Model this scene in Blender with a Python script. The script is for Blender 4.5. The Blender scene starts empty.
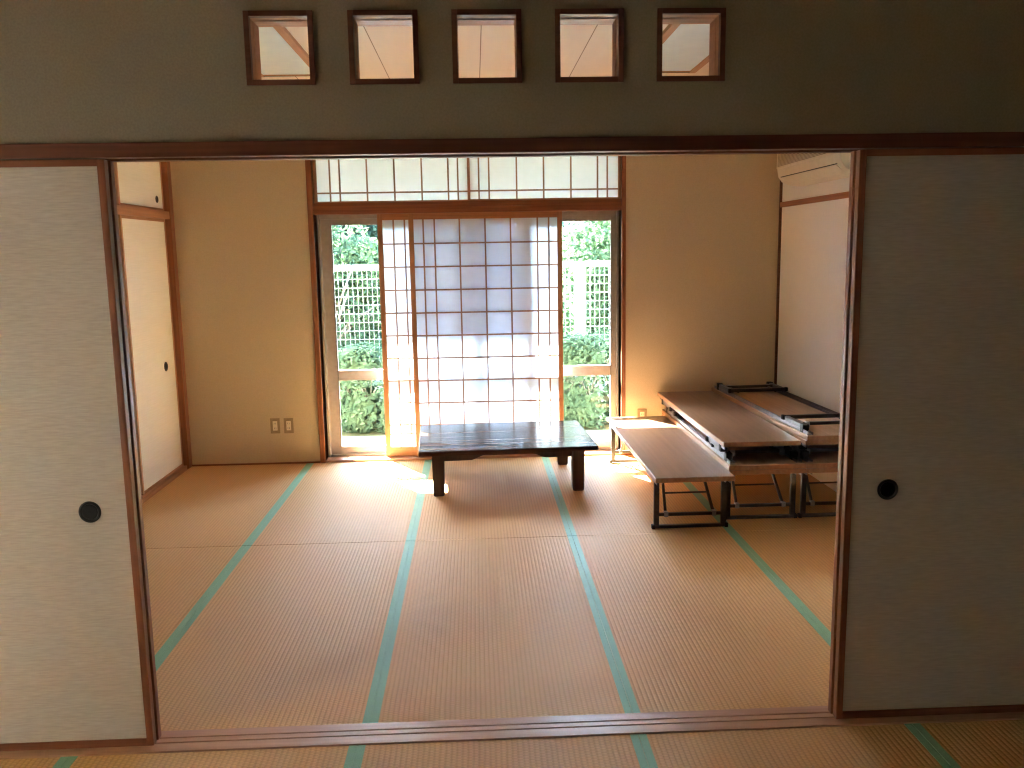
import bpy, bmesh, math, random
from mathutils import Vector, Matrix
import numpy as np
random.seed(7)
sc = bpy.context.scene
COL = sc.collection
PI = math.pi
D = 3.796           # inner face of the window wall
W = 4.5             # width of the far room
ZC = 2.75           # ceiling

# ------------------------------------------------------------------ materials
def new_mat(name):
    m = bpy.data.materials.new(name); m.use_nodes = True
    nt = m.node_tree; nt.nodes.clear()
    out = nt.nodes.new('ShaderNodeOutputMaterial')
    return m, nt, out

def N(nt, typ, **kw):
    n = nt.nodes.new(typ)
    for k, v in kw.items():
        if k.startswith('i_'):
            n.inputs[k[2:].replace('_', ' ')].default_value = v
        else:
            setattr(n, k, v)
    return n

def rgb(c): return (c[0], c[1], c[2], 1)

def principled(nt, out, rough=.6, metal=0, spec=.5):
    b = N(nt, 'ShaderNodeBsdfPrincipled')
    b.inputs['Roughness'].default_value = rough
    b.inputs['Metallic'].default_value = metal
    b.inputs['Specular IOR Level'].default_value = spec
    nt.links.new(b.outputs[0], out.inputs['Surface'])
    return b

def mix_color(nt, fac, a, b):
    mx = N(nt, 'ShaderNodeMix', data_type='RGBA')
    nt.links.new(fac, mx.inputs[0])
    if isinstance(a, tuple): mx.inputs[6].default_value = rgb(a)
    else: nt.links.new(a, mx.inputs[6])
    if isinstance(b, tuple): mx.inputs[7].default_value = rgb(b)
    else: nt.links.new(b, mx.inputs[7])
    return mx.outputs[2]

def coords(nt, scale=(1, 1, 1), loc=(0, 0, 0)):
    tc = N(nt, 'ShaderNodeTexCoord'); mp = N(nt, 'ShaderNodeMapping')
    mp.inputs['Scale'].default_value = scale
    mp.inputs['Location'].default_value = loc
    nt.links.new(tc.outputs['Object'], mp.inputs['Vector'])
    return mp.outputs[0]

def noise_mat(name, c1, c2, scale=(40, 40, 40), detail=4, rough=.8, bump=0.0, spec=.3, metal=0, lo=.35, hi=.65, coat=0):
    m, nt, out = new_mat(name)
    b = principled(nt, out, rough, metal, spec)
    v = coords(nt, scale)
    nz = N(nt, 'ShaderNodeTexNoise'); nz.inputs['Scale'].default_value = 1; nz.inputs['Detail'].default_value = detail
    nt.links.new(v, nz.inputs['Vector'])
    mr = N(nt, 'ShaderNodeMapRange'); mr.inputs[1].default_value = lo; mr.inputs[2].default_value = hi
    nt.links.new(nz.outputs[0], mr.inputs[0])
    nt.links.new(mix_color(nt, mr.outputs[0], c1, c2), b.inputs['Base Color'])
    if bump:
        bp = N(nt, 'ShaderNodeBump'); bp.inputs['Strength'].default_value = bump; bp.inputs['Distance'].default_value = .002
        nt.links.new(nz.outputs[0], bp.inputs['Height']); nt.links.new(bp.outputs[0], b.inputs['Normal'])
    if coat:
        b.inputs['Coat Weight'].default_value = coat; b.inputs['Coat Roughness'].default_value = .08
    return m

def wood(name, c1, c2, axis='z', rough=.45, fine=60, spec=.4, coat=0, bump=.05):
    s = [fine, fine, fine]; s['xyz'.index(axis)] = fine * .03
    return noise_mat(name, c1, c2, tuple(s), 5, rough, bump, spec, coat=coat)

WALL = noise_mat('beige_plaster', (.57, .46, .315), (.61, .50, .35), (160, 160, 160), 3, .95, .25, .1)
WALLP = noise_mat('pale_wall_cloth', (.89, .89, .87), (.92, .92, .90), (160, 160, 30), 3, .95, .15, .1)
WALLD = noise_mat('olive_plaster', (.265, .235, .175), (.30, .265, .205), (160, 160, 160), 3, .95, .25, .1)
TRIMX = wood('trim_wood_x', (.20, .065, .026), (.29, .105, .044), 'x')
TRIMY = wood('trim_wood_y', (.30, .115, .05), (.40, .17, .08), 'y')
TRIMZ = wood('trim_wood_z', (.22, .075, .032), (.30, .115, .05), 'z')
KAMOI = wood('lintel_wood', (.10, .032, .017), (.15, .050, .026), 'x')
SHOJIW_X = wood('shoji_wood_x', (.35, .155, .072), (.44, .205, .10), 'x')
SHOJIW_Z = wood('shoji_wood_z', (.35, .155, .072), (.44, .205, .10), 'z')
LATTICE = wood('lattice_wood', (.30, .15, .085), (.40, .21, .12), 'z')
SILLW = wood('sill_wood', (.40, .21, .125), (.50, .28, .17), 'x', .38)
CEIL = wood('ceiling_veneer', (.34, .22, .14), (.40, .27, .18), 'y', .5, 30)
FUSW_Z = wood('fusuma_frame_z', (.20, .07, .032), (.28, .105, .05), 'z', .35)
FUSW_X = wood('fusuma_frame_x', (.20, .07, .032), (.28, .105, .05), 'x', .35)
CLOSW = wood('closet_frame', (.44, .22, .11), (.52, .28, .15), 'z', .45)
CLOSWY = wood('closet_frame_y', (.40, .19, .09), (.48, .24, .12), 'y', .45)
FUSUMA = noise_mat('fusuma_paper', (.45, .415, .37), (.57, .535, .485), (22, 60, 230), 5, .85, .1, .2, lo=.25, hi=.75)
CLOSET = noise_mat('closet_paper', (.86, .87, .80), (.90, .91, .85), (60, 5, 140), 4, .85, .1, .2)
BLACK = noise_mat('black_lacquer', (.012, .012, .013), (.02, .02, .021), (50, 50, 50), 2, .3, 0, .5)
BLACKB = noise_mat('black_recess', (.006, .006, .006), (.009, .009, .009), (50, 50, 50), 2, .5, 0, .3)
ALU = noise_mat('anodised_sash', (.40, .35, .30), (.44, .385, .335), (30, 30, 30), 2, .42, 0, .5, .35)
RUBBER = noise_mat('rubber_gasket', (.03, .03, .03), (.045, .045, .045), (90, 90, 90), 2, .7)
PLASTIC = noise_mat('ivory_plastic', (.74, .66, .50), (.78, .70, .55), (30, 30, 30), 2, .4)
PLASTICD = noise_mat('brown_plastic', (.30, .22, .13), (.34, .25, .15), (30, 30, 30), 2, .5)
ACW = noise_mat('aircon_white', (.80, .74, .60), (.84, .78, .65), (20, 20, 20), 2, .4)
ACD = noise_mat('aircon_slot', (.05, .045, .04), (.08, .07, .06), (40, 40, 40), 2, .6)
FOLDP = noise_mat('folded_leg_paint', (.10, .10, .115), (.14, .14, .155), (60, 60, 60), 3, .32, 0, .5, .5)
STEEL = noise_mat('dark_bronze_paint', (.035, .03, .028), (.05, .043, .04), (60, 60, 60), 3, .38, 0, .5, .25)
ZINC = noise_mat('galvanised_rail', (.17, .16, .185), (.24, .225, .255), (40, 40, 40), 3, .35, 0, .5, .7)
ZINCB = noise_mat('bright_bracket', (.30, .31, .33), (.36, .37, .39), (40, 40, 40), 3, .3, 0, .5, .8)
CAP = noise_mat('black_cap', (.012, .012, .012), (.02, .02, .02), (60, 60, 60), 2, .6)
LAMIN = wood('teak_laminate', (.195, .11, .066), (.255, .148, .092), 'y', .30, 45, .5)
EDGE = wood('laminate_edge', (.30, .14, .065), (.38, .19, .095), 'y', .35, 45, .5)
UNDER = wood('chipboard_underside', (.36, .215, .13), (.43, .27, .17), 'y', .5, 45, .4)
DARKW = wood('dark_lacquered_wood', (.050, .026, .018), (.105, .056, .037), 'x', .19, 26, .10, bump=0)
DARKW.node_tree.nodes['Principled BSDF'].inputs['IOR'].default_value = 1.30
DARKL = wood('dark_lacquered_leg', (.055, .028, .02), (.09, .046, .032), 'z', .3, 40, .5)
LIGHTP = noise_mat('white_light_cover', (.70, .83, .92), (.74, .87, .95), (8, 8, 8), 2, .4)
CONC = noise_mat('concrete', (.30, .30, .29), (.37, .37, .36), (9, 9, 9), 6, .9, .2, .2)
EARTH = noise_mat('earth', (.10, .12, .05), (.17, .16, .09), (5, 5, 5), 6, .95, .3, .1)
WHITEP = noise_mat('white_fence_coating', (.30, .33, .33), (.35, .38, .38), (20, 20, 20), 2, .4)
SOFFIT = noise_mat('soffit_board', (.70, .69, .66), (.76, .75, .72), (9, 9, 9), 4, .8)
BARK = noise_mat('bark', (.16, .13, .10), (.30, .26, .21), (25, 25, 6), 5, .9, .5, .1)

def tatami_mat():
    m, nt, out = new_mat('tatami_rush')
    b = principled(nt, out, .55, 0, .14)
    tc = N(nt, 'ShaderNodeTexCoord'); sep = N(nt, 'ShaderNodeSeparateXYZ')
    nt.links.new(tc.outputs['Object'], sep.inputs[0])
    def sine(sock, period):
        a = N(nt, 'ShaderNodeMath', operation='MULTIPLY'); a.inputs[1].default_value = 2*PI/period
        nt.links.new(sock, a.inputs[0])
        s = N(nt, 'ShaderNodeMath', operation='SINE'); nt.links.new(a.outputs[0], s.inputs[0])
        r = N(nt, 'ShaderNodeMapRange'); r.inputs[1].default_value = -1; r.inputs[2].default_value = 1
        nt.links.new(s.outputs[0], r.inputs[0]); return r.outputs[0]
    ribs = sine(sep.outputs[0], .0178)
    v = coords(nt, (60, 260, 20))
    nz = N(nt, 'ShaderNodeTexNoise'); nz.inputs['Scale'].default_value = 1; nz.inputs['Detail'].default_value = 3
    nt.links.new(v, nz.inputs['Vector'])
    v2 = coords(nt, (1.6, 1.1, 1))
    n2 = N(nt, 'ShaderNodeTexNoise'); n2.inputs['Scale'].default_value = 1; n2.inputs['Detail'].default_value = 2
    nt.links.new(v2, n2.inputs['Vector'])
    oi = N(nt, 'ShaderNodeObjectInfo')
    c = mix_color(nt, nz.outputs[0], (.62, .365, .15), (.74, .465, .215))
    rr = N(nt, 'ShaderNodeMapRange'); rr.inputs[3].default_value = 0; rr.inputs[4].default_value = .36
    pw = N(nt, 'ShaderNodeMath', operation='POWER'); pw.inputs[1].default_value = 2.0
    nt.links.new(ribs, pw.inputs[0]); nt.links.new(pw.outputs[0], rr.inputs[0])
    c = mix_color(nt, rr.outputs[0], c, (.40, .225, .085))
    mr = N(nt, 'ShaderNodeMapRange'); mr.inputs[3].default_value = 0; mr.inputs[4].default_value = .16
    nt.links.new(oi.outputs['Random'], mr.inputs[0])
    c = mix_color(nt, mr.outputs[0], c, (.50, .27, .13))
    # every rib is a row of short rush stitches, each row offset from the next
    fx = N(nt, 'ShaderNodeMath', operation='MULTIPLY'); fx.inputs[1].default_value = 1/.0178; nt.links.new(sep.outputs[0], fx.inputs[0])
    fl = N(nt, 'ShaderNodeMath', operation='FLOOR'); nt.links.new(fx.outputs[0], fl.inputs[0])
    of = N(nt, 'ShaderNodeMath', operation='MULTIPLY'); of.inputs[1].default_value = .0075; nt.links.new(fl.outputs[0], of.inputs[0])
    yy = N(nt, 'ShaderNodeMath', operation='ADD'); nt.links.new(sep.outputs[1], yy.inputs[0]); nt.links.new(of.outputs[0], yy.inputs[1])
    st = sine(yy.outputs[0], .015)
    rs = N(nt, 'ShaderNodeMapRange'); rs.inputs[3].default_value = 0; rs.inputs[4].default_value = .30
    nt.links.new(st, rs.inputs[0])
    c = mix_color(nt, rs.outputs[0], c, (.37, .19, .07))
    nt.links.new(c, b.inputs['Base Color'])
    ad = N(nt, 'ShaderNodeMath', operation='SUBTRACT'); nt.links.new(nz.outputs[0], ad.inputs[0]); nt.links.new(pw.outputs[0], ad.inputs[1])
    bp = N(nt, 'ShaderNodeBump'); bp.inputs['Strength'].default_value = .35; bp.inputs['Distance'].default_value = .003
    nt.links.new(ad.outputs[0], bp.inputs['Height']); nt.links.new(bp.outputs[0], b.inputs['Normal'])
    return m
TATAMI = tatami_mat()
BORDER = noise_mat('green_border_cloth', (.17, .37, .22), (.25, .48, .30), (500, 200, 50), 3, .6, .2, .4)

def paper_mat(name, tr, col):
    m, nt, out = new_mat(name)
    d = N(nt, 'ShaderNodeBsdfDiffuse'); t = N(nt, 'ShaderNodeBsdfTranslucent'); mx = N(nt, 'ShaderNodeMixShader')
    v = coords(nt, (18, 18, 18))
    nz = N(nt, 'ShaderNodeTexNoise'); nz.inputs['Scale'].default_value = 1; nz.inputs['Detail'].default_value = 5
    nt.links.new(v, nz.inputs['Vector'])
    c = mix_color(nt, nz.outputs[0], tuple(x*.94 for x in col), col)
    nt.links.new(c, d.inputs[0]); nt.links.new(c, t.inputs[0])
    mx.inputs[0].default_value = tr
    nt.links.new(d.outputs[0], mx.inputs[1]); nt.links.new(t.outputs[0], mx.inputs[2])
    nt.links.new(mx.outputs[0], out.inputs['Surface'])
    return m
PAPER = paper_mat('shoji_paper', .46, (.85, .90, .95))
DIFFUSER = paper_mat('cream_diffuser', .55, (.93, .88, .79))  # for the pane added in the near side window to soften its light
PAPERT = paper_mat('transom_paper', .37, (.93, .94, .93))

def glass_mat():
    m, nt, out = new_mat('clear_glass')
    t = N(nt, 'ShaderNodeBsdfTransparent'); g = N(nt, 'ShaderNodeBsdfGlossy'); mx = N(nt, 'ShaderNodeMixShader')
    fr = N(nt, 'ShaderNodeFresnel'); fr.inputs['IOR'].default_value = 1.35
    v = coords(nt, (3, 3, 3)); nz = N(nt, 'ShaderNodeTexNoise'); nt.links.new(v, nz.inputs['Vector'])
    nt.links.new(mix_color(nt, nz.outputs[0], (.93, .96, .95), (.95, .97, .96)), t.inputs[0])
    g.inputs['Roughness'].default_value = .02
    nt.links.new(fr.outputs[0], mx.inputs[0]); nt.links.new(t.outputs[0], mx.inputs[1]); nt.links.new(g.outputs[0], mx.inputs[2])
    nt.links.new(mx.outputs[0], out.inputs['Surface'])
    return m
GLASS = glass_mat()

def leaf_mat(name, c1, c2, tr=.55):
    m, nt, out = new_mat(name)
    d = N(nt, 'ShaderNodeBsdfDiffuse'); t = N(nt, 'ShaderNodeBsdfTranslucent'); mx = N(nt, 'ShaderNodeMixShader')
    v = coords(nt, (7, 7, 7)); nz = N(nt, 'ShaderNodeTexNoise'); nz.inputs['Scale'].default_value = 1; nz.inputs['Detail'].default_value = 6
    nt.links.new(v, nz.inputs['Vector'])
    mr = N(nt, 'ShaderNodeMapRange'); mr.inputs[1].default_value = .3; mr.inputs[2].default_value = .7
    nt.links.new(nz.outputs[0], mr.inputs[0])
    c = mix_color(nt, mr.outputs[0], c1, c2)
    nt.links.new(c, d.inputs[0]); nt.links.new(c, t.inputs[0])
    mx.inputs[0].default_value = tr
    nt.links.new(d.outputs[0], mx.inputs[1]); nt.links.new(t.outputs[0], mx.inputs[2])
    nt.links.new(mx.outputs[0], out.inputs['Surface'])
    return m
LEAF_H = leaf_mat('hedge_leaf', (.055, .095, .055), (.12, .17, .09))
LEAF_T = leaf_mat('tree_leaf', (.06, .10, .065), (.12, .18, .08))
LEAF_D = leaf_mat('deep_tree_leaf', (.04, .07, .055), (.07, .11, .075))

# ------------------------------------------------------------------ mesh helpers
class MB:
    def __init__(self): self.bm = bmesh.new()
    def box(self, x0, x1, y0, y1, z0, z1, bev=0, M=None):
        t = bmesh.new()
        vs = [t.verts.new((x, y, z)) for x in (x0, x1) for y in (y0, y1) for z in (z0, z1)]
        for f in ((0,1,3,2),(4,6,7,5),(0,4,5,1),(2,3,7,6),(0,2,6,4),(1,5,7,3)):
            t.faces.new([vs[i] for i in f])
        if bev: bmesh.ops.bevel(t, geom=list(t.edges), offset=bev, segments=2, affect='EDGES', profile=.6)
        if M is not None: t.transform(M)
        bmesh.ops.recalc_face_normals(t, faces=t.faces)
        self.merge(t); return self
    def merge(self, t):
        mp = {v: self.bm.verts.new(v.co) for v in t.verts}
        for f in t.faces:
            try:
                nf = self.bm.faces.new([mp[v] for v in f.verts]); nf.smooth = f.smooth
            except ValueError: pass
        t.free()
    def bar(self, a, b, wx, wz, bev=0):
        """square bar from a to b"""
        a, b = Vector(a), Vector(b); d = b - a; L = d.length
        q = d.to_track_quat('Z', 'Y').to_matrix().to_4x4()
        return self.box(-wx/2, wx/2, -wz/2, wz/2, 0, L, bev, Matrix.Translation(a) @ q)
    def tube(self, a, b, r0, r1=None, n=12):
        r1 = r0 if r1 is None else r1
        a, b = Vector(a), Vector(b); d = b - a
        q = d.to_track_quat('Z', 'Y').to_matrix().to_4x4()
        t = bmesh.new()
        bmesh.ops.create_cone(t, cap_ends=True, segments=n, radius1=r0, radius2=r1, depth=d.length)
        for f in t.faces: f.smooth = len(f.verts) == 4
        t.transform(Matrix.Translation((a+b)/2) @ q)
        self.merge(t); return self
    def lathe(self, prof, n=32, M=None):
        """profile of (r, z) about z, closed top and bottom"""
        t = bmesh.new(); rings = []
        for r, z in prof:
            if r < 1e-6: rings.append([t.verts.new((0, 0, z))])
            else: rings.append([t.verts.new((r*math.cos(2*PI*k/n), r*math.sin(2*PI*k/n), z)) for k in range(n)])
        for A, B in zip(rings, rings[1:]):
            for k in range(n):
                k2 = (k+1) % n
                if len(A) == 1 and len(B) == 1: continue
                if len(A) == 1: f = t.faces.new((A[0], B[k2], B[k]))
                elif len(B) == 1: f = t.faces.new((A[k], A[k2], B[0]))
                else: f = t.faces.new((A[k], A[k2], B[k2], B[k]))
                f.smooth = True
        bmesh.ops.recalc_face_normals(t, faces=t.faces)
        if M is not None: t.transform(M)
        self.merge(t); return self
    def prism(self, poly, axis, a0, a1, M=None, smooth=False):
        """extrude a 2-D polygon along an axis"""
        t = bmesh.new()
        def P(u, v, a):
            return {'x': (a, u, v), 'y': (u, a, v), 'z': (u, v, a)}[axis]
        A = [t.verts.new(P(u, v, a0)) for u, v in poly]; B = [t.verts.new(P(u, v, a1)) for u, v in poly]
        n = len(poly)
        t.faces.new(A); t.faces.new(B[::-1])
        for k in range(n):
            f = t.faces.new((A[k], A[(k+1) % n], B[(k+1) % n], B[k])); f.smooth = smooth
        bmesh.ops.recalc_face_normals(t, faces=t.faces)
        if M is not None: t.transform(M)
        self.merge(t); return self
    def build(self, name, mat, parent=None):
        me = bpy.data.meshes.new(name); self.bm.to_mesh(me); self.bm.free()
        me.materials.append(mat)
        o = bpy.data.objects.new(name, me); COL.objects.link(o)
        if parent: o.parent = parent
        return o

def tag(o, label=None, cat=None, group=None, kind=None):
    if label: o['label'] = label
    if cat: o['category'] = cat
    if group: o['group'] = group
    if kind: o['kind'] = kind
    return o

def empty(name, loc=(0, 0, 0), rz=0):
    o = bpy.data.objects.new(name, None); COL.objects.link(o)
    o.location = loc; o.rotation_euler = (0, 0, rz); o.empty_display_size = .1
    return o

def thing(name, label, cat, loc=(0, 0, 0), rz=0, group=None):
    return tag(empty(name, loc, rz), label, cat, group)

def struct(o):
    o['kind'] = 'structure'; return o

def copy_tree(o, parent=None):
    c = o.copy(); COL.objects.link(c)
    if parent: c.parent = parent
    for ch in list(o.children): copy_tree(ch, c)
    return c

def copy_thing(o, label, loc=None, rot=None):
    c = copy_tree(o); c['label'] = label
    if loc is not None: c.location = loc
    if rot is not None: c.rotation_euler = rot
    return c

def wall_holes(u0, u1, v0, v1, a0, a1, axis, holes):
    """slab a0..a1 thick along axis ('x' or 'y') with rectangular holes in (u, z)"""
    us = sorted({u0, u1, *[h[0] for h in holes], *[h[1] for h in holes]})
    vs = sorted({v0, v1, *[h[2] for h in holes], *[h[3] for h in holes]})
    us = [u for u in us if u0 <= u <= u1]; vs = [v for v in vs if v0 <= v <= v1]
    nu, nv = len(us)-1, len(vs)-1
    def solid(i, j):
        if not (0 <= i < nu and 0 <= j < nv): return False
        cu, cv = (us[i]+us[i+1])/2, (vs[j]+vs[j+1])/2
        return not any(h[0] < cu < h[1] and h[2] < cv < h[3] for h in holes)
    mb = MB(); V = {}
    def P(u, v, a):
        k = (round(u, 5), round(v, 5), round(a, 5))
        if k not in V: V[k] = mb.bm.verts.new((u, a, v) if axis == 'y' else (a, u, v))
        return V[k]
    for i in range(nu):
        for j in range(nv):
            if not solid(i, j): continue
            A, B, c, d = us[i], us[i+1], vs[j], vs[j+1]
            for a in (a0, a1): mb.bm.faces.new((P(A, c, a), P(B, c, a), P(B, d, a), P(A, d, a)))
            if not solid(i-1, j): mb.bm.faces.new((P(A, c, a0), P(A, d, a0), P(A, d, a1), P(A, c, a1)))
            if not solid(i+1, j): mb.bm.faces.new((P(B, c, a0), P(B, d, a0), P(B, d, a1), P(B, c, a1)))
            if not solid(i, j-1): mb.bm.faces.new((P(A, c, a0), P(B, c, a0), P(B, c, a1), P(A, c, a1)))
            if not solid(i, j+1): mb.bm.faces.new((P(A, d, a0), P(B, d, a0), P(B, d, a1), P(A, d, a1)))
    bmesh.ops.recalc_face_normals(mb.bm, faces=mb.bm.faces)
    return mb

# ------------------------------------------------------------------ the room shell
NX0, NX1, NY = -.6, 5.1, -4.2        # the near room
struct(MB().box(NX0-.15, NX1+.15, NY-.15, D+.2, -.20, -.05).build('floor', EARTH))
WX0, WX1 = 1.016, 3.292              # window opening in the far wall
struct(wall_holes(-.95, W+.15, -.2, ZC+.1, D, D+.2, 'y', [(WX0, WX1, .0, 2.52)]).build('wall_back', WALL))
struct(wall_holes(-.0, D, -.05, ZC+.1, W, W+.15, 'x', []).build('wall_right', WALLP))
CY0, CY1 = 2.13, 3.725               # built-in closet in the left wall
struct(wall_holes(-.005, D, -.05, ZC+.1, -.12, 0, 'x', [(CY0, CY1, -.1, 2.36)]).build('wall_left', WALL))
cb = MB()
cb.box(-.95, -.90, CY0-.1, D, -.05, 2.5); cb.box(-.95, -.12, CY0-.1, CY0-.05, -.05, 2.5); cb.box(-.95, -.12, CY0-.1, D, 2.4, 2.45)
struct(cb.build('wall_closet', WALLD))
HX = [(1.547, 1.744), (1.843, 2.044), (2.141, 2.343), (2.440, 2.641), (2.739, 2.941)]
HZ0, HZ1 = 2.066, 2.271
NWY0, NWY1 = -1.56, -1.1          # the near room's side window
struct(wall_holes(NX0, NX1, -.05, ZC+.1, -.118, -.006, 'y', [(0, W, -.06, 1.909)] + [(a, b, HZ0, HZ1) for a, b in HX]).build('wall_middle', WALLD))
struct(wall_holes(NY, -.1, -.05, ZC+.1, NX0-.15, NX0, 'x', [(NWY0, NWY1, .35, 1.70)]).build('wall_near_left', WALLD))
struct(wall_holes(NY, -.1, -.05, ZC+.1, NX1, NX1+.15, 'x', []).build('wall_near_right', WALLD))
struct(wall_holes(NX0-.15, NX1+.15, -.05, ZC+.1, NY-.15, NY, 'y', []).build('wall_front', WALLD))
# frame of the near room's side window
mb = MB()
for y in (NWY0, NWY1-.04): mb.box(NX0-.10, NX0-.02, y, y+.04, .35, 1.70)
for z in (.35, 1.66): mb.box(NX0-.10, NX0-.02, NWY0, NWY1, z, z+.04)
o = struct(mb.build('window_7', TRIMY))
MB().box(NX0-.062, NX0-.058, NWY0+.01, NWY1-.01, .36, 1.69).build('added_diffuser', DIFFUSER, o)  # unseen cream pane, added to warm and diffuse the daylight here

# ceilings: veneer boards with dark joints
cm, cnt, cout = new_mat('ceiling_boards')
cbx = principled(cnt, cout, .5, 0, .35)
tc = N(cnt, 'ShaderNodeTexCoord'); sp = N(cnt, 'ShaderNodeSeparateXYZ'); cnt.links.new(tc.outputs['Object'], sp.inputs[0])
sub = N(cnt, 'ShaderNodeMath', operation='SUBTRACT'); sub.inputs[1].default_value = 2.254 - .612*10
cnt.links.new(sp.outputs[0], sub.inputs[0])
md = N(cnt, 'ShaderNodeMath', operation='PINGPONG'); md.inputs[1].default_value = .306
cnt.links.new(sub.outputs[0], md.inputs[0])
lt = N(cnt, 'ShaderNodeMath', operation='LESS_THAN'); lt.inputs[1].default_value = .0028; cnt.links.new(md.outputs[0], lt.inputs[0])
vv = coords(cnt, (14, .6, 10)); nz = N(cnt, 'ShaderNodeTexNoise'); nz.inputs['Scale'].default_value = 1; nz.inputs['Detail'].default_value = 5
cnt.links.new(vv, nz.inputs['Vector'])
cc = mix_color(cnt, nz.outputs[0], (.74, .63, .53), (.80, .70, .60))
cc = mix_color(cnt, lt.outputs[0], cc, (.22, .12, .07)); cnt.links.new(cc, cbx.inputs['Base Color'])
struct(MB().box(-.1, W+.1, -.02, D+.1, ZC, ZC+.08).build('ceiling', cm))
struct(MB().box(NX0-.1, NX1+.1, NY-.1, -.02, ZC-.05, ZC+.08).build('ceiling_near', CEIL))

# lintel and sill of the sliding doors
kb = MB()
kb.box(0, W, -.130, -.092, 1.868, 1.910, .002); kb.box(0, W, -.060, -.062+.002+.0, 1.868, 1.91)
kb.box(0, W, -.092, -.030, 1.874, 1.91); kb.box(0, W, -.030, .006, 1.868, 1.91, .002)
struct(kb.build('trim_1', KAMOI))
sb = MB()
sb.box(0, W, -.124, -.0785, -.045, .004, .0012); sb.box(0, W, -.0715, -.0485, -.045, .004, .001); sb.box(0, W, -.0415, -.001, -.045, .004, .0012)
sb.box(0, W, -.0785, -.0415, -.045, -.004)
struct(sb.build('trim_2', SILLW))
# frames of the five square openings above the lintel
for k, (a, b) in enumerate(HX):
    f = MB(); t = .0155
    for (x0, x1, z0, z1) in ((a, a+t, HZ0, HZ1), (b-t, b, HZ0, HZ1), (a+t, b-t, HZ0, HZ0+t), (a+t, b-t, HZ1-t, HZ1)):
        f.box(x0, x1, -.126, -.104, z0, z1, .0012)
    o = struct(f.build('window_%d' % (k+2), KAMOI))
    l = MB()
    for (x0, x1, z0, z1) in ((a, a+t-.002, HZ0, HZ1), (b-t+.002, b, HZ0, HZ1), (a+t-.002, b-t+.002, HZ0, HZ0+t-.002), (a+t-.002, b-t+.002, HZ1-t+.002, HZ1)):
        l.box(x0, x1, -.104, .004, z0, z1)
    l.build('lining', SHOJIW_X, o)  # lighter wood than the frame face: light from the far room put into the colour
    l = MB()                                            # thin inner stop moulding
    for (x0, x1, z0, z1) in ((a+t, a+t+.0012, HZ0+t, HZ1-t), (b-t-.0012, b-t, HZ0+t, HZ1-t), (a+t+.0012, b-t-.0012, HZ0+t, HZ0+t+.0012), (a+t+.0012, b-t-.0012, HZ1-t-.0012, HZ1-t)):
        l.box(x0, x1, -.075, -.03, z0, z1)
    l.build('inner_stop', SHOJIW_X, o)

# corner posts, picture rail
struct(MB().box(-.05, .006, CY1-.005, D, -.045, ZC, .002).build('trim_3', TRIMZ))
struct(MB().box(-.11, .004, CY0-.065, CY0, -.045, ZC, .002).build('trim_4', TRIMZ))
struct(MB().box(W-.018, W, D-.014, D, -.045, ZC).build('trim_5', KAMOI))
struct(MB().box(W-.016, W, .0, D-.014, 1.868, 1.906, .002).build('trim_6', TRIMY))
struct(MB().box(.006, WX0-.042, D-.012, D, -.045, .012, .001).box(WX1+.032, W-.018, D-.012, D, -.045, .012, .001).build('baseboard_back', TRIMX))

# ------------------------------------------------------------------ the window wall: wooden frame, shoji transom, aluminium sashes
wf = MB()
wf.box(WX0-.040, WX0, D-.014, D+.2, -.03, 2.60, .002)
wf.box(WX1, WX1+.032, D-.014, D+.2, -.03, 2.60, .002)
wf.box(WX0-.040, WX1+.032, D-.014, D+.2, 2.52, 2.60, .002)
struct(wf.build('trim_7', TRIMZ))
bmid = MB()
bmid.box(WX0, WX1, D-.012, D+.135, 1.868, 1.912, .002); bmid.box(WX0, WX1, D-.004, D+.135, 1.912, 1.950, .002)
struct(bmid.build('trim_8', TRIMX))
th = MB(); th.box(WX0, WX1, D-.004, D+.115, -.03, .016, .002); th.box(WX0, WX1, D+.115, D+.2, -.05, .010)
struct(th.build('trim_9', SILLW))

def lattice(xs, zs, x0, x1, z0, z1, y, t=.0112, dep=.010):
    m = MB()
    for x in xs: m.box(x-t/2, x+t/2, y, y+dep, z0, z1)
    for z in zs: m.box(x0, x1, y+.001, y+dep, z-t/2, z+t/2)
    return m

def shoji(name, label, x0, x1, y, z0, z1, sw, top, bot, xs, zs, paper, group):
    """sliding paper screen; y is its room side, lattice to the room and paper behind"""
    r = thing(name, label, 'paper screen', (x0, y, z0), 0, group)
    w, h = x1-x0, z1-z0
    MB().box(0, sw, 0, .026, 0, h, .0015).build('stile', SHOJIW_Z, r)
    MB().box(w-sw, w, 0, .026, 0, h, .0015).build('stile', SHOJIW_Z, r)
    MB().box(sw, w-sw, .001, .025, h-top, h).build('top_rail', SHOJIW_X, r)
    MB().box(sw, w-sw, .001, .025, 0, bot).build('bottom_rail', SHOJIW_X, r)
    lattice([x-x0 for x in xs], [z-z0 for z in zs], sw, w-sw, bot, h-top, .006).build('lattice', LATTICE, r)
    MB().box(sw, w-sw, .0165, .0173, bot, h-top).build('paper', paper, r)
    return r
rows = [1.646-.1725*k for k in range(9)] + [.195]
g = 'shoji screens in front of the window'
colsF = [1.814, 1.897, 2.083, 2.274, 2.464, 2.665, 2.750]
shoji('shoji_screen', 'wide gridded paper screen centred behind the low dark table, overlapping in front of its twin', 1.706, 2.850, D+.022, .018, 1.868, .036, .045, .075, colsF, rows, PAPER, g)
colsB = [c-.224 for c in colsF]
shoji('shoji_screen', 'gridded paper screen showing only its narrow left strip from behind the front screen', 1.472, 2.616, D+.060, .018, 1.868, .036, .045, .075, colsB, rows, PAPER, g)
trL = [1.135, 1.207, 1.408, 1.610, 1.812, 2.008, 2.080]
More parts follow.
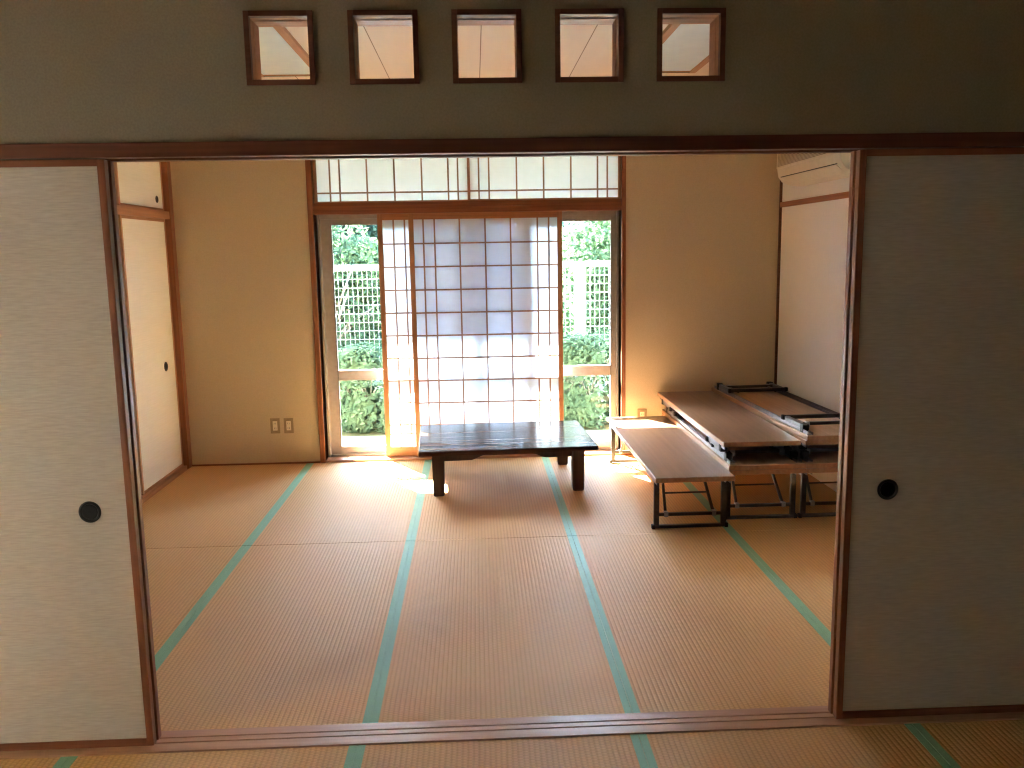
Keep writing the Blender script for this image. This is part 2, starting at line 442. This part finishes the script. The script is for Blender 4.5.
trR = [2.235, 2.310, 2.515, 2.716, 2.919, 3.118, 3.191]
g = 'shoji transom panels over the window'
shoji('transom_screen', 'low paper transom panel above the left half of the window', WX0, 2.172, D+.060, 1.950, 2.52, .022, .03, .014, trL, [2.025, 2.43], PAPERT, g)
shoji('transom_screen', 'low paper transom panel above the right half of the window', 2.150, WX1, D+.022, 1.950, 2.52, .020, .03, .014, trR, [2.025, 2.43], PAPERT, g)

win = struct(empty('window_1', (0, 0, 0)))
YS = D+.13
f = MB()
f.box(WX0, WX0+.016, YS-.01, YS+.07, .010, 2.52, .001); f.box(WX1-.014, WX1, YS-.01, YS+.07, .010, 2.52, .001)
f.box(WX0+.02, WX1-.02, YS-.01, YS+.07, .010, .028, .001); f.box(WX0+.02, WX1-.02, YS-.01, YS+.07, 1.838, 1.90, .001)
f.box(WX0+.02, WX1-.02, YS-.01, YS+.07, 2.49, 2.52, .001)
f.build('window_frame', ALU, win)
def sash(x0, x1, y, ls, rs):
    s = MB()
    s.box(x0, x0+ls, y, y+.028, .028, 1.838, .0015); s.box(x1-rs, x1, y, y+.028, .028, 1.838, .0015)
    s.box(x0+ls, x1-rs, y+.002, y+.026, .028, .085, .0015); s.box(x0+ls, x1-rs, y+.002, y+.026, 1.795, 1.838, .0015)
    s.box(x0+ls, x1-rs, y+.002, y+.026, .608, .688, .0015)
    o = s.build('sash', ALU, win)
    MB().box(x0+ls, x1-rs, y+.011, y+.016, .085, .608).build('pane', GLASS, o)
    MB().box(x0+ls, x1-rs, y+.011, y+.016, .688, 1.795).build('pane', GLASS, o)
    k = MB(); k.box(x0+ls-.004, x0+ls, y-.001, y, .085, 1.795); k.box(x1-rs, x1-rs+.004, y-.001, y, .085, 1.795)
    k.build('gasket', RUBBER, o)
sash(WX0+.018, 2.19, YS+.032, .082, .045)
sash(2.135, WX1-.016, YS, .045, .045)
tp = MB(); tp.box(WX0+.02, 2.16, YS+.02, YS+.025, 1.90, 2.49); tp.box(2.19, WX1-.02, YS+.02, YS+.025, 1.90, 2.49)
tp.build('transom_pane', GLASS, win)
MB().box(2.16, 2.19, YS-.005, YS+.04, 1.90, 2.49).build('transom_mullion', ALU, win)

# ------------------------------------------------------------------ fusuma between the rooms
def pull(parent, x, y, z, r, axis='y'):
    """round recessed finger pull: a ring and a dish"""
    M = Matrix.Translation((x, y, z)) @ (Matrix.Rotation(PI/2, 4, 'X') if axis == 'y' else Matrix.Rotation(PI/2, 4, 'Y'))
    ring = MB().lathe([(r*.72, 0), (r, 0), (r, .0025), (r*.94, .004), (r*.80, .004), (r*.72, .001), (r*.72, 0)], 36, M).build('finger_pull', BLACK, parent)
    MB().lathe([(0, .0004), (r*.73, .0004), (r*.72, .0012), (r*.60, .0009), (0, .0008)], 36, M).build('dish', BLACKB, ring)

def fusuma(label, x0, x1, y0, y1, pulls, z0=.0, z1=1.868):
    r = thing('fusuma_panel', label, 'sliding door', (x0, y0, z0), 0, 'fusuma panels between the rooms')
    w, d, h = x1-x0, y1-y0, z1-z0; s = .022
    MB().box(0, s, 0, d, .004, h, .0025).build('stile', FUSW_Z, r)
    MB().box(w-s, w, 0, d, .004, h, .0025).build('stile', FUSW_Z, r)
    MB().box(s, w-s, .001, d-.001, h-.020, h, .001).build('top_rail', FUSW_X, r)
    MB().box(s, w-s, .001, d-.001, .004, .030, .001).build('bottom_rail', FUSW_X, r)
    MB().box(s, w-s, .004, d-.004, .030, h-.020).build('paper_field', FUSUMA, r)
    for px in pulls: pull(r, px-x0, .004, .797-z0, .0345)
    return r
fusuma('pale grey fusuma door on the left of the opening, in front, with round black pull', .002, 1.109, -.090, -.062, [.973])
fusuma('fusuma door tucked behind the front left one, only its brown edge showing', .010, 1.1135, -.056, -.030, [])
fusuma('dim grey fusuma door on the right of the opening, in front, with round black pull', 3.372, 4.498, -.090, -.062, [3.511])
fusuma('fusuma door tucked behind the front right one, only its brown edge showing', 3.3675, 4.490, -.056, -.030, [])

# ------------------------------------------------------------------ closet in the left wall
cl = MB()
cl.box(-.115, .000, CY0, CY1-.005, 1.848, 1.902, .002)
cl.box(-.115, .000, CY0, CY1-.005, 2.30, 2.36, .002)
struct(cl.build('trim_10', CLOSWY))
struct(MB().box(-.115, -.009, CY0, CY1-.005, -.045, .024, .002).build('trim_11', CLOSWY))
def closet_door(label, y0, y1, xf, z0, z1, hy, hz, r):
    t = thing('closet_door', label, 'closet door', (xf, y0, z0), 0, 'closet doors in the left wall')
    w, h = y1-y0, z1-z0; s = .020; d = .022
    MB().box(-d, 0, 0, s, 0, h, .002).build('stile', CLOSW, t); MB().box(-d, 0, w-s, w, 0, h, .002).build('stile', CLOSW, t)
    MB().box(-d, -.001, s, w-s, 0, s).build('bottom_rail', CLOSWY, t); MB().box(-d, -.001, s, w-s, h-s, h).build('top_rail', CLOSWY, t)
    MB().box(-d+.003, -.003, s, w-s, s, h-s).build('paper_field', CLOSET, t)
    if hy is not None: pull(t, -.003, hy-y0, hz-z0, r, 'x')
    return t
closet_door('tall cream closet door on the left wall, nearest the window wall, with dark pull', 2.915, 3.719, -.034, .024, 1.848, 3.515, .803, .034)
closet_door('tall cream closet door mostly hidden behind the opening, farther from the window wall', 2.132, 2.955, -.062, .024, 1.848, None, 0, 0)
closet_door('short cream cupboard door above the tall closet door, nearest the window wall', 2.915, 3.719, -.034, 1.902, 2.30, 3.59, 1.982, .025)
closet_door('short cream cupboard door above the closet, farther from the window wall', 2.132, 2.955, -.062, 1.902, 2.30, None, 0, 0)

# ------------------------------------------------------------------ tatami
def make_mat(w, L):
    m = MB(); m.box(0, w, 0, L, -.045, 0, 0)
    bo = .0275
    root = MB().box(.0, w, .0, L, -.045, -.0006, .0008).build('tatami_mat', TATAMI)
    return root, bo
def tatami(proto_mesh, border_mesh, x, y, w, label, cat='tatami mat', group=None, left=True, right=True):
    o = bpy.data.objects.new('tatami_mat', proto_mesh); COL.objects.link(o)
    o.location = (x, y, 0); tag(o, label, cat, group)
    for on, xx in ((left, .0), (right, w-.0275)):
        if on:
            b = bpy.data.objects.new('cloth_border', border_mesh); COL.objects.link(b); b.parent = o; b.location = (xx, 0, 0)
    return o
def mat_meshes(w, L):
    a = MB().box(.0004, w-.0004, .0012, L-.0012, -.045, -.0006, .0008).build('tmp', TATAMI); ma = a.data; ma.name = 'tatami_mat'
    b = MB().box(.0006, .0272, .0012, L-.0012, -.03, .0006, .0005).build('tmp', BORDER); mb_ = b.data; mb_.name = 'cloth_border'
    bpy.data.objects.remove(a); bpy.data.objects.remove(b)
    return ma, mb_
SEAM = 1.896
ma, mb_ = mat_meshes(.9, SEAM)
col_names = ['along the closet wall', 'second from the closet wall', 'in the middle of the room', 'second from the right wall', 'along the right wall']
for j in range(2):
    for i in range(5):
        row = 'by the window wall' if j else 'by the door sill'
        tatami(ma, mb_, .9*i, SEAM*j + (.0 if j == 0 else .002), .9, 'straw tatami mat ' + col_names[i] + ', in the row ' + row,
               group='tatami mats in the far room', left=i > 0, right=i < 4)
mc, md_ = mat_meshes(.919, 1.84)
near = ['before the sill, left of its centre', 'before the middle of the sill', 'before the sill, right of its centre', 'in the dark before the right grey door', 'under the left grey door']
for n, i in enumerate([0, 1, 2, 3, -1]):
    x = .855 + .919*(i-0) - .919 + .919
    x = .8555 + .919*(i) 
    if i == -1: x = .8555 - .919
    tatami(mc, md_, x, -.126-1.84, .919, 'straw tatami mat of the front room ' + near[n], group='tatami mats in the front room')
struct(MB().box(NX0, NX1, NY, -.126-1.842, -.05, -.001).build('floor_near', TATAMI))

# ------------------------------------------------------------------ low dark table
def dark_table(loc, rz):
    t = thing('low_table', 'low dark lacquered wooden table standing before the paper screens', 'table', loc, rz)
    L, Wd, H = 1.172, .885, .312
    MB().box(-L/2, L/2, -Wd/2, Wd/2, H-.030, H, .006).build('table_top', DARKW, t)
    lx, ly = L/2-.125, Wd/2-.085
    for sx in (-1, 1):
        for sy in (-1, 1):
            cx, cy = sx*lx, sy*ly
            m = MB(); b = bmesh.new()
            vs = []
            for z, hw in ((0, .033), (.012, .037), (H-.03, .041)):
                vs.append([b.verts.new((cx+dx*hw, cy+dy*hw, z)) for dx, dy in ((-1,-1),(1,-1),(1,1),(-1,1))])
            b.faces.new(vs[0][::-1]); b.faces.new(vs[-1])
            for A, B in zip(vs, vs[1:]):
                for k in range(4): b.faces.new((A[k], A[(k+1)%4], B[(k+1)%4], B[k]))
            ed = [e for e in b.edges if abs(e.verts[0].co.z-e.verts[1].co.z) > .01]
            bmesh.ops.bevel(b, geom=ed, offset=.006, segments=2, affect='EDGES')
            m.merge(b); m.build('leg', DARKL, t)
    # aprons with a scooped lower edge
    zt, zb, zm = H-.03, H-.082, H-.052
    def apron(half):
        a = half
        pts = [(-a, zt), (-a, zb)]
        for k in range(9):
            s = k/8; pts.append((-a+.17+.10*s, zb + (zm-zb)*(1-math.cos(s*PI))/2))
        for k in range(9):
            s = k/8; pts.append((a-.27+.10*s, zm - (zm-zb)*(1-math.cos(s*PI))/2))
        pts += [(a, zb), (a, zt)]
        return pts
    for sy in (-1, 1): MB().prism(apron(lx-.036), 'y', sy*ly-.012, sy*ly+.012).build('apron', DARKL, t)
    for sx in (-1, 1): MB().prism(apron(ly-.036), 'x', sx*lx-.012, sx*lx+.012).build('apron', DARKL, t)
    return t
dark_table((2.367, 3.175, .001), math.radians(2.6))

# ------------------------------------------------------------------ folding tables
TW, TL, TH = .445, 1.795, .325
def slab(root):
    o = MB().box(-TW/2, TW/2, -TL/2, TL/2, TH-.026, TH-.0015, .002).build('table_top', EDGE, root)
    MB().box(-TW/2+.003, TW/2-.003, -TL/2+.003, TL/2-.003, TH-.0025, TH, .0006).build('laminate', LAMIN, o)
    MB().box(-TW/2+.003, TW/2-.003, -TL/2+.003, TL/2-.003, TH-.0275, TH-.0255).build('underside', UNDER, o)
    for s in (-1, 1):
        m = MB(); x = s*(TW/2-.030)
        m.box(x-.016, x+.016, -TL/2+.03, TL/2-.03, TH-.030, TH-.027); m.box(x+s*.013, x+s*.016, -TL/2+.03, TL/2-.03, TH-.048, TH-.030); m.box(x-s*.016, x-s*.013, -TL/2+.03, TL/2-.03, TH-.042, TH-.030)
        m.build('side_rail', ZINC, root)
LX = TW/2-.030; LEGY = TL/2-.115
def standing_table(label, loc, rz, group):
    t = thing('folding_table', label, 'folding table', (loc[0], loc[1], loc[2]+.0012), rz, group); slab(t)
    for sy in (-1, 1):
        y = sy*LEGY
        for sx in (-1, 1):
            MB().box(sx*LX-.015, sx*LX+.015, y-.011, y+.011, .020, TH-.028, .003).build('leg', STEEL, t)
            m = MB(); m.bar((sx*(LX-.055), y-sy*.010, .085), (sx*(LX-.075), y-sy*.215, TH-.032), .016, .012, .002)
            br = m.build('brace', STEEL, t)
            MB().box(sx*(LX-.055)-.012, sx*(LX-.055)+.012, y-.014, y+.014, .070, .100, .003).build('hinge_block', ZINCB, br)
        fb = MB().box(-LX-.016, LX+.016, y-.012, y+.012, .003, .022, .003).build('foot_bar', STEEL, t)
        for sx in (-1, 1): MB().box(sx*(LX+.017)-.010, sx*(LX+.017)+.010, y-.0145, y+.0145, .0, .025, .004).build('end_cap', CAP, fb)
        MB().box(-LX+.014, LX-.014, y-.009, y+.009, .074, .092, .002).build('stretcher', STEEL, t)
        MB().tube((-(LX-.065), y-sy*.115, .175), (LX-.065, y-sy*.115, .175), .0055).build('brace_rod', STEEL, t)
    return t
def folded_table(label, loc, rot, group):
    """legs folded flat; origin on the table's top face"""
    t = thing('folding_table', label, 'folding table', loc, 0, group); t.rotation_euler = rot
    slab(t)
    zl = TH-.060                       # height of the folded leg tubes
    for sy in (-1, 1):
        y0 = sy*LEGY; y1 = sy*(LEGY-.275)
        for sx in (-1, 1):
            lg = MB().box(sx*LX-.014, sx*LX+.014, min(y0, y1), max(y0, y1), zl-.012, zl+.016, .003).build('leg', FOLDP, t)
            MB().box(sx*LX-.019, sx*LX+.019, y0-.020, y0+.022, zl-.016, TH-.027, .003).build('pivot_block', CAP, lg)
            MB().bar((sx*(LX-.045), y0-sy*.07, zl+.004), (sx*(LX-.055), y0-sy*.26, zl+.012), .013, .012, .002).build('brace', STEEL, t)
            MB().box(sx*(LX-.045)-.013, sx*(LX-.045)+.013, y0-sy*.075-.016, y0-sy*.075+.016, zl-.012, zl+.020, .003).build('hinge_block', ZINCB, t)
        fb = MB().box(-LX-.016, LX+.016, y1-.012, y1+.012, zl-.016, zl+.008, .003).build('foot_bar', STEEL, t)
        for sx in (-1, 1): MB().box(sx*(LX+.017)-.010, sx*(LX+.017)+.010, y1-.0145, y1+.0145, zl-.018, zl+.011, .004).build('end_cap', CAP, fb)
        ym = y0-sy*.085
        MB().box(-LX+.013, LX-.013, ym-.009, ym+.009, zl-.010, zl+.010, .002).build('stretcher', STEEL, t)
    return t
GT = 'low folding tables by the right wall'
YB = 3.782-TL/2
standing_table('low folding table beside the stack, nearest the dark table, sunlit at its far end', (3.383, 1.862+TL/2, 0), 0, GT)
standing_table('folding table standing on its legs under the left stack, second from the dark table', (3.829, YB, 0), 0, GT)
standing_table('folding table standing on its legs against the right wall, under the right stack', (4.2768, YB, 0), 0, GT)
ZT = .490                           # height of the two bare tops
# each stack: a table turned over on the standing one, then one the right way up; on the right one more turned over
for xb, nm in ((3.829, 'left'), (4.2765, 'right')):
    folded_table('folding table lying face down in the dark gap of the %s stack' % nm, (xb, YB, TH*2+.0015), (0, PI, 0), GT)
folded_table('folding table lying face up, bare top of the left stack', (3.794, YB-.002, ZT-TH), (0, 0, 0), GT)
folded_table('folding table lying face up, just below the overturned one on the right stack', (4.2650, YB-.002, ZT-TH), (0, 0, 0), GT)
folded_table('folding table turned legs up, topmost of the right stack by the wall', (4.2380, YB-.010, ZT+TH+.0005), (0, PI, .034), GT)

# ------------------------------------------------------------------ air conditioner
def aircon():
    y0, y1 = 2.30, 3.36; xf = 4.315
    t = thing('air_conditioner', 'cream wall-mounted air conditioner high on the right wall', 'air conditioner', (W, 0, 0))
    t.location = (W, (y0+y1)/2, 2.0); h = (y1-y0)/2; d = W-xf
    prof = [(0, .315), (-d+.03, .315), (-d, .29), (-d-.004, .10), (-d+.004, .055), (-d+.030, .022), (-d+.075, .002), (-.05, -.008), (0, -.008)]
    MB().prism(prof, 'y', -h, h).build('body', ACW, t)
    m = MB()
    fp = [(-d-.003, .285), (-d-.009, .275), (-d-.012, .115), (-d-.007, .108), (-d-.003, .108)]
    m.prism(fp, 'y', -h+.004, h-.004); m.build('front_panel', ACW, t)
    m = MB()
    for k in range(20):
        z = .125 + .0075*k; m.box(-d-.0145, -d-.009, -h+.03, h-.03, z, z+.003)
    m.build('intake_grille', PLASTICD, t)
    MB().bar((-d+.001, -h+.06, .052), (-d+.001, h-.06, .052), .004, .005).build('outlet_slot', ACD, t)
    lv = MB().prism([(-d+.002, .046), (-d+.034, .014), (-d+.038, .018), (-d+.008, .050)], 'y', -h+.07, h-.07).build('louver', ACW, t)
    return t
aircon()

# ------------------------------------------------------------------ outlets
def outlet(label, x, z):
    t = thing('wall_outlet', label, 'wall outlet', (x, D, z), 0, 'wall outlets on the window wall')
    MB().box(-.036, .036, -.007, 0, -.059, .059, .003).build('cover_plate', PLASTICD, t)
    MB().box(-.017, .017, -.0095, -.006, -.036, .036, .002).build('socket_insert', PLASTIC, t)
    m = MB()
    for dz in (-.018, .018):
        for dx in (-.006, .006): m.box(dx-.0012, dx+.0012, -.0102, -.0094, dz-.006, dz+.006)
    m.build('slot', ACD, t)
outlet('brown-framed wall outlet left of the window, left one of the pair', .648, .297)
outlet('brown-framed wall outlet left of the window, right one of the pair', .750, .296)
outlet('wall outlet right of the window, half behind the folding table', 3.456, .300)

# ------------------------------------------------------------------ ceiling lights
def ceiling_light(label, x0, x1, y0, y1):
    t = thing('ceiling_light', label, 'ceiling light', ((x0+x1)/2, (y0+y1)/2, ZC), 0, 'ceiling lights of the far room')
    w, L = (x1-x0)/2, (y1-y0)/2
    m = MB(); k = .045
    for (a, b, c, d) in ((-w-k, -w, -L-k, L+k), (w, w+k, -L-k, L+k), (-w, w, -L-k, -L), (-w, w, L, L+.012)):
        m.box(a, b, c, d, -.022, 0, .002)
    m.build('wood_frame', CLOSWY, t)
    MB().box(-w, w, -L, L, -.016, -.002, .002).build('cover', LIGHTP, t)
    MB().box(-w, w, L+.012, L+.018, -.024, 0).build('end_strip', ACD, t)
ceiling_light('white ceiling light cover seen through the leftmost square opening', .850, 1.192, 1.80, 3.165)
ceiling_light('white ceiling light cover seen through the rightmost square opening', 3.288, 3.640, 1.80, 3.165)

# ------------------------------------------------------------------ outdoors
GZ = -.30
struct(MB().box(-14, 18, D+.2, 16, GZ-.2, GZ-.02).build('ground', EARTH))
struct(MB().box(-10, 14, D+.2, 6.16, GZ-.05, GZ, .01).build('terrace', CONC))
struct(MB().box(-6, 10, D+.205, 5.84, 2.62, 2.74, .01).build('eave', SOFFIT))
struct(MB().box(-12, 16, NY-6, D+.19, GZ-.3, GZ-.12).build('ground_under_house', EARTH))

def leaf_cloud(pts, size, seed):
    rng = np.random.default_rng(seed); n = len(pts)
    nrm = rng.normal(size=(n, 3)); nrm[:, 2] += .6; nrm /= np.linalg.norm(nrm, axis=1)[:, None]
    t = np.cross(nrm, rng.normal(size=(n, 3))); t /= np.linalg.norm(t, axis=1)[:, None]
    b = np.cross(nrm, t); s = size*rng.uniform(.6, 1.25, n)[:, None]
    v = np.stack([pts-t*s, pts-b*s*.42+nrm*s*.08, pts+t*s, pts+b*s*.42+nrm*s*.08], 1).reshape(-1, 3)
    me = bpy.data.meshes.new('foliage')
    me.vertices.add(4*n); me.vertices.foreach_set('co', v.ravel())
    me.loops.add(4*n); me.loops.foreach_set('vertex_index', np.arange(4*n))
    me.polygons.add(n); me.polygons.foreach_set('loop_start', np.arange(0, 4*n, 4)); me.polygons.foreach_set('loop_total', np.full(n, 4))
    me.update(calc_edges=True); return me

def add_foliage(pts, size, seed, mat, parent):
    me = leaf_cloud(pts, size, seed); me.materials.append(mat)
    o = bpy.data.objects.new('foliage', me); COL.objects.link(o); o.parent = parent; return o

def twigs(mb, base, n, spread, h0, h1, r, rng):
    for k in range(n):
        a = rng.uniform(0, 2*PI); d = rng.uniform(.3, 1)*spread
        tip = Vector((base[0]+math.cos(a)*d, base[1]+math.sin(a)*d*.5, rng.uniform(h0, h1)))
        st = Vector((base[0], base[1], rng.uniform(base[2], h0)))
        mid = (st+tip)/2 + Vector((0, 0, .12))
        mb.tube(st, mid, r, r*.7, 7); mb.tube(mid, tip, r*.7, r*.3, 7)

def shrub(label, x0, x1, yc, dep, top, seed):
    r = thing('hedge_shrub', label, 'shrub', ((x0+x1)/2, yc, GZ-.02), 0, 'hedge shrubs outside the window')
    rng = np.random.default_rng(seed); w = (x1-x0)/2; H = top-GZ; n = 15000
    u = rng.normal(size=(n, 3)); u /= np.linalg.norm(u, axis=1)[:, None]
    q = np.sign(u)*np.abs(u)**.55                      # boxy clipped mound
    rad = 1.06-rng.uniform(0, .5, n)**1.3
    p = q*rad[:, None]*np.array([w*.86, dep/2, H/2]) + np.array([0, 0, H/2+.02])
    p[:, 2] += .05*np.sin(p[:, 0]*9+seed)*np.cos(p[:, 1]*8); p[:, 2] = np.maximum(p[:, 2], .04)
    add_foliage(p, .034, seed, LEAF_H, r)
    m = MB(); rr = random.Random(seed)
    for k in range(4):
        bx = (k-1.5)*w*.4; m.tube((bx, 0, 0), (bx, 0, H*.35), .018, .014, 8); twigs(m, (bx, 0, H*.15), 6, w*.4, H*.4, H*.8, .009, rr)
    m.build('stem', BARK, r)
xs = [-2.4, -.75, .55, 1.75, 2.85, 4.25, 5.9]
shl = ['far to the left beyond the wall', 'left of the window view', 'seen through the left glass pane', 'hidden behind the paper screens', 'seen through the right glass pane', 'to the right beyond the wall']
for k in range(6):
    shrub('clipped green hedge shrub before the white fence, ' + shl[k], xs[k], xs[k+1], 6.50, .66, [.68, .66, .62, .64, .69, .66][k], 11+k)

def fence():
    t = thing('mesh_fence', 'white wire mesh fence with square posts behind the hedge', 'fence', (3.37, 7.05, GZ-.02))
    top = 1.44-GZ+.02
    bays = range(-4, 3)
    for k in list(bays)+[3]:
        MB().box(k*2.0-.06, k*2.0+.06, -.05, .05, 0, top+.01, .006).build('post', WHITEP, t)
    for k in bays:
        m = MB(); x0, x1 = k*2.0+.06, (k+1)*2.0-.06
        nv = 35
        for i in range(nv+1):
            x = x0+(x1-x0)*i/nv; m.box(x-.0016, x+.0016, -.0022, .0022, .06, top)
        z = .08
        while z < top-.04:
            m.box(x0, x1, -.0072, -.0022, z-.0024, z+.0024); z += .096
        p = m.build('mesh_panel', WHITEP, t)
        MB().box(x0, x1, -.022, .022, top-.035, top+.015, .006).build('top_rail', WHITEP, p)
fence()

def tree(label, x, y, h, cr, crz, n, size, seed, mat, lean=0):
    r = thing('leafy_tree', label, 'tree', (x, y, GZ-.04), 0, 'trees behind the fence')
    rng = np.random.default_rng(seed); rr = random.Random(seed)
    cz = h-crz
    pts = []
    blobs = 26
    for b in range(blobs):
        c = rng.normal(size=3); c /= np.linalg.norm(c); c *= rng.uniform(.25, .85)
        c = c*np.array([cr, cr*.8, crz]) + np.array([lean, 0, cz])
        k = n//blobs; u = rng.normal(size=(k, 3)); u /= np.linalg.norm(u, axis=1)[:, None]
        pts.append(c + u*(rng.uniform(.55, 1, k)**.5)[:, None]*np.array([.42*cr, .38*cr, .34*crz])*rng.uniform(.7, 1.1))
    p = np.concatenate(pts); p[:, 2] = np.maximum(p[:, 2], .15)
    add_foliage(p, size, seed, mat, r)
    m = MB()
    m.tube((0, 0, 0), (lean*.4, 0, cz*.6), .10, .075, 12).tube((lean*.4, 0, cz*.6), (lean*.8, .1, cz+crz*.4), .075, .03, 10)
    for k in range(14):
        a = rr.uniform(0, 2*PI); d = rr.uniform(.4, .9)*cr; z0 = rr.uniform(.35, 1)*cz
        tip = Vector((lean+math.cos(a)*d, math.sin(a)*d*.7-.1, z0+rr.uniform(.1, .7)*crz)); st = Vector((lean*.4, 0, z0*.7))
        mid = (st+tip)/2+Vector((0, 0, .1)); m.tube(st, mid, .028, .02, 7); m.tube(mid, tip, .02, .008, 7)
    m.build('trunk', BARK, r)
g = 0
tree('bright green broadleaf tree behind the fence, seen through the left pane', .25, 8.3, 3.2, .92, 1.6, 14000, .055, 31, LEAF_T)
tree('bright green broadleaf tree with thin branches behind the fence, seen through the right pane', 4.0, 8.2, 3.4, .98, 1.7, 15000, .055, 32, LEAF_T)
tree('leafy tree behind the fence, hidden by the middle paper screens', 2.13, 8.3, 3.3, .78, 1.6, 9000, .065, 33, LEAF_T)
tree('dark green tree farther back, left of the window view', -2.2, 10.6, 4.6, 1.15, 2.3, 9000, .10, 34, LEAF_D)
tree('dark green tree farther back, behind the tree of the left pane', .35, 10.8, 4.8, 1.15, 2.4, 9000, .10, 35, LEAF_D)
tree('dark green tree farther back, in line with the paper screens', 2.8, 11.0, 4.8, 1.1, 2.4, 9000, .10, 36, LEAF_D)
tree('dark green tree farther back, behind the tree of the right pane', 5.1, 10.7, 4.7, 1.05, 2.35, 9000, .10, 37, LEAF_D)
tree('dark green tree farther back, to the right beyond the wall', 7.6, 10.6, 4.6, 1.15, 2.3, 8000, .10, 38, LEAF_D)
struct(MB().box(-12, 16, 13, 13.6, GZ-.1, 3.4).build('hill', leaf_mat('hillside', (.03, .055, .03), (.07, .11, .05), 0)))

# ------------------------------------------------------------------ light
w = bpy.data.worlds.new('World'); sc.world = w; w.use_nodes = True
nt = w.node_tree; bg = nt.nodes['Background']
sky = nt.nodes.new('ShaderNodeTexSky'); sky.sky_type = 'NISHITA'; sky.sun_disc = False
sky.sun_elevation = math.radians(40); sky.sun_rotation = math.radians(-31); sky.air_density = 1.2; sky.dust_density = 1.0
nt.links.new(sky.outputs[0], bg.inputs[0]); bg.inputs[1].default_value = .21
sun = bpy.data.lights.new('sun', 'SUN'); sun.energy = 8.4; sun.angle = math.radians(.53); sun.color = (1, .985, .95)
so = bpy.data.objects.new('sun', sun); COL.objects.link(so)
so.rotation_euler = Vector((.68, -1.13, -1.0)).to_track_quat('-Z', 'Y').to_euler(); so.location = (-3, 9, 8)
# sky portals at the windows, and the daylight of the near room's side window
def area(name, loc, rot, sx, sy, energy, color, portal=False):
    l = bpy.data.lights.new(name, 'AREA'); l.shape = 'RECTANGLE'; l.size = sx; l.size_y = sy; l.energy = energy; l.color = color
    l.cycles.is_portal = portal
    o = bpy.data.objects.new(name, l); COL.objects.link(o); o.location = loc; o.rotation_euler = rot; return o
area('window_portal', ((WX0+WX1)/2, D+.24, 1.25), (-PI/2, 0, 0), WX1-WX0, 2.5, 1, (1, 1, 1), True)

# ------------------------------------------------------------------ camera (solved from the room's own lines)
cam = bpy.data.cameras.new('camera'); co = bpy.data.objects.new('camera', cam); COL.objects.link(co)
cam.sensor_width = 36; cam.lens = 870.0*36/1024; cam.clip_start = .02; cam.clip_end = 200
R_ = Vector((.99896, -.04241, -.01684)); U_ = Vector((.02305, .15051, .98834)); F_ = Vector((.03939, .9877, -.15133))
M = Matrix.Identity(4)
for i in range(3): M[i][0] = R_[i]; M[i][1] = U_[i]; M[i][2] = -F_[i]
M.translation = Vector((2.1925, -2.76686, 1.58135)); co.matrix_world = M
sc.camera = co
sc.view_settings.view_transform = 'Standard'; sc.view_settings.look = 'None'; sc.view_settings.gamma = 1
sc.view_settings.use_curve_mapping = False; sc.view_settings.exposure = 6.15
cy = sc.cycles
cy.max_bounces = 14; cy.diffuse_bounces = 8; cy.glossy_bounces = 5; cy.transparent_max_bounces = 16; cy.transmission_bounces = 8
cy.caustics_reflective = False; cy.caustics_refractive = False; cy.sample_clamp_indirect = 12
cy.use_denoising = True; cy.filter_width = 1.2
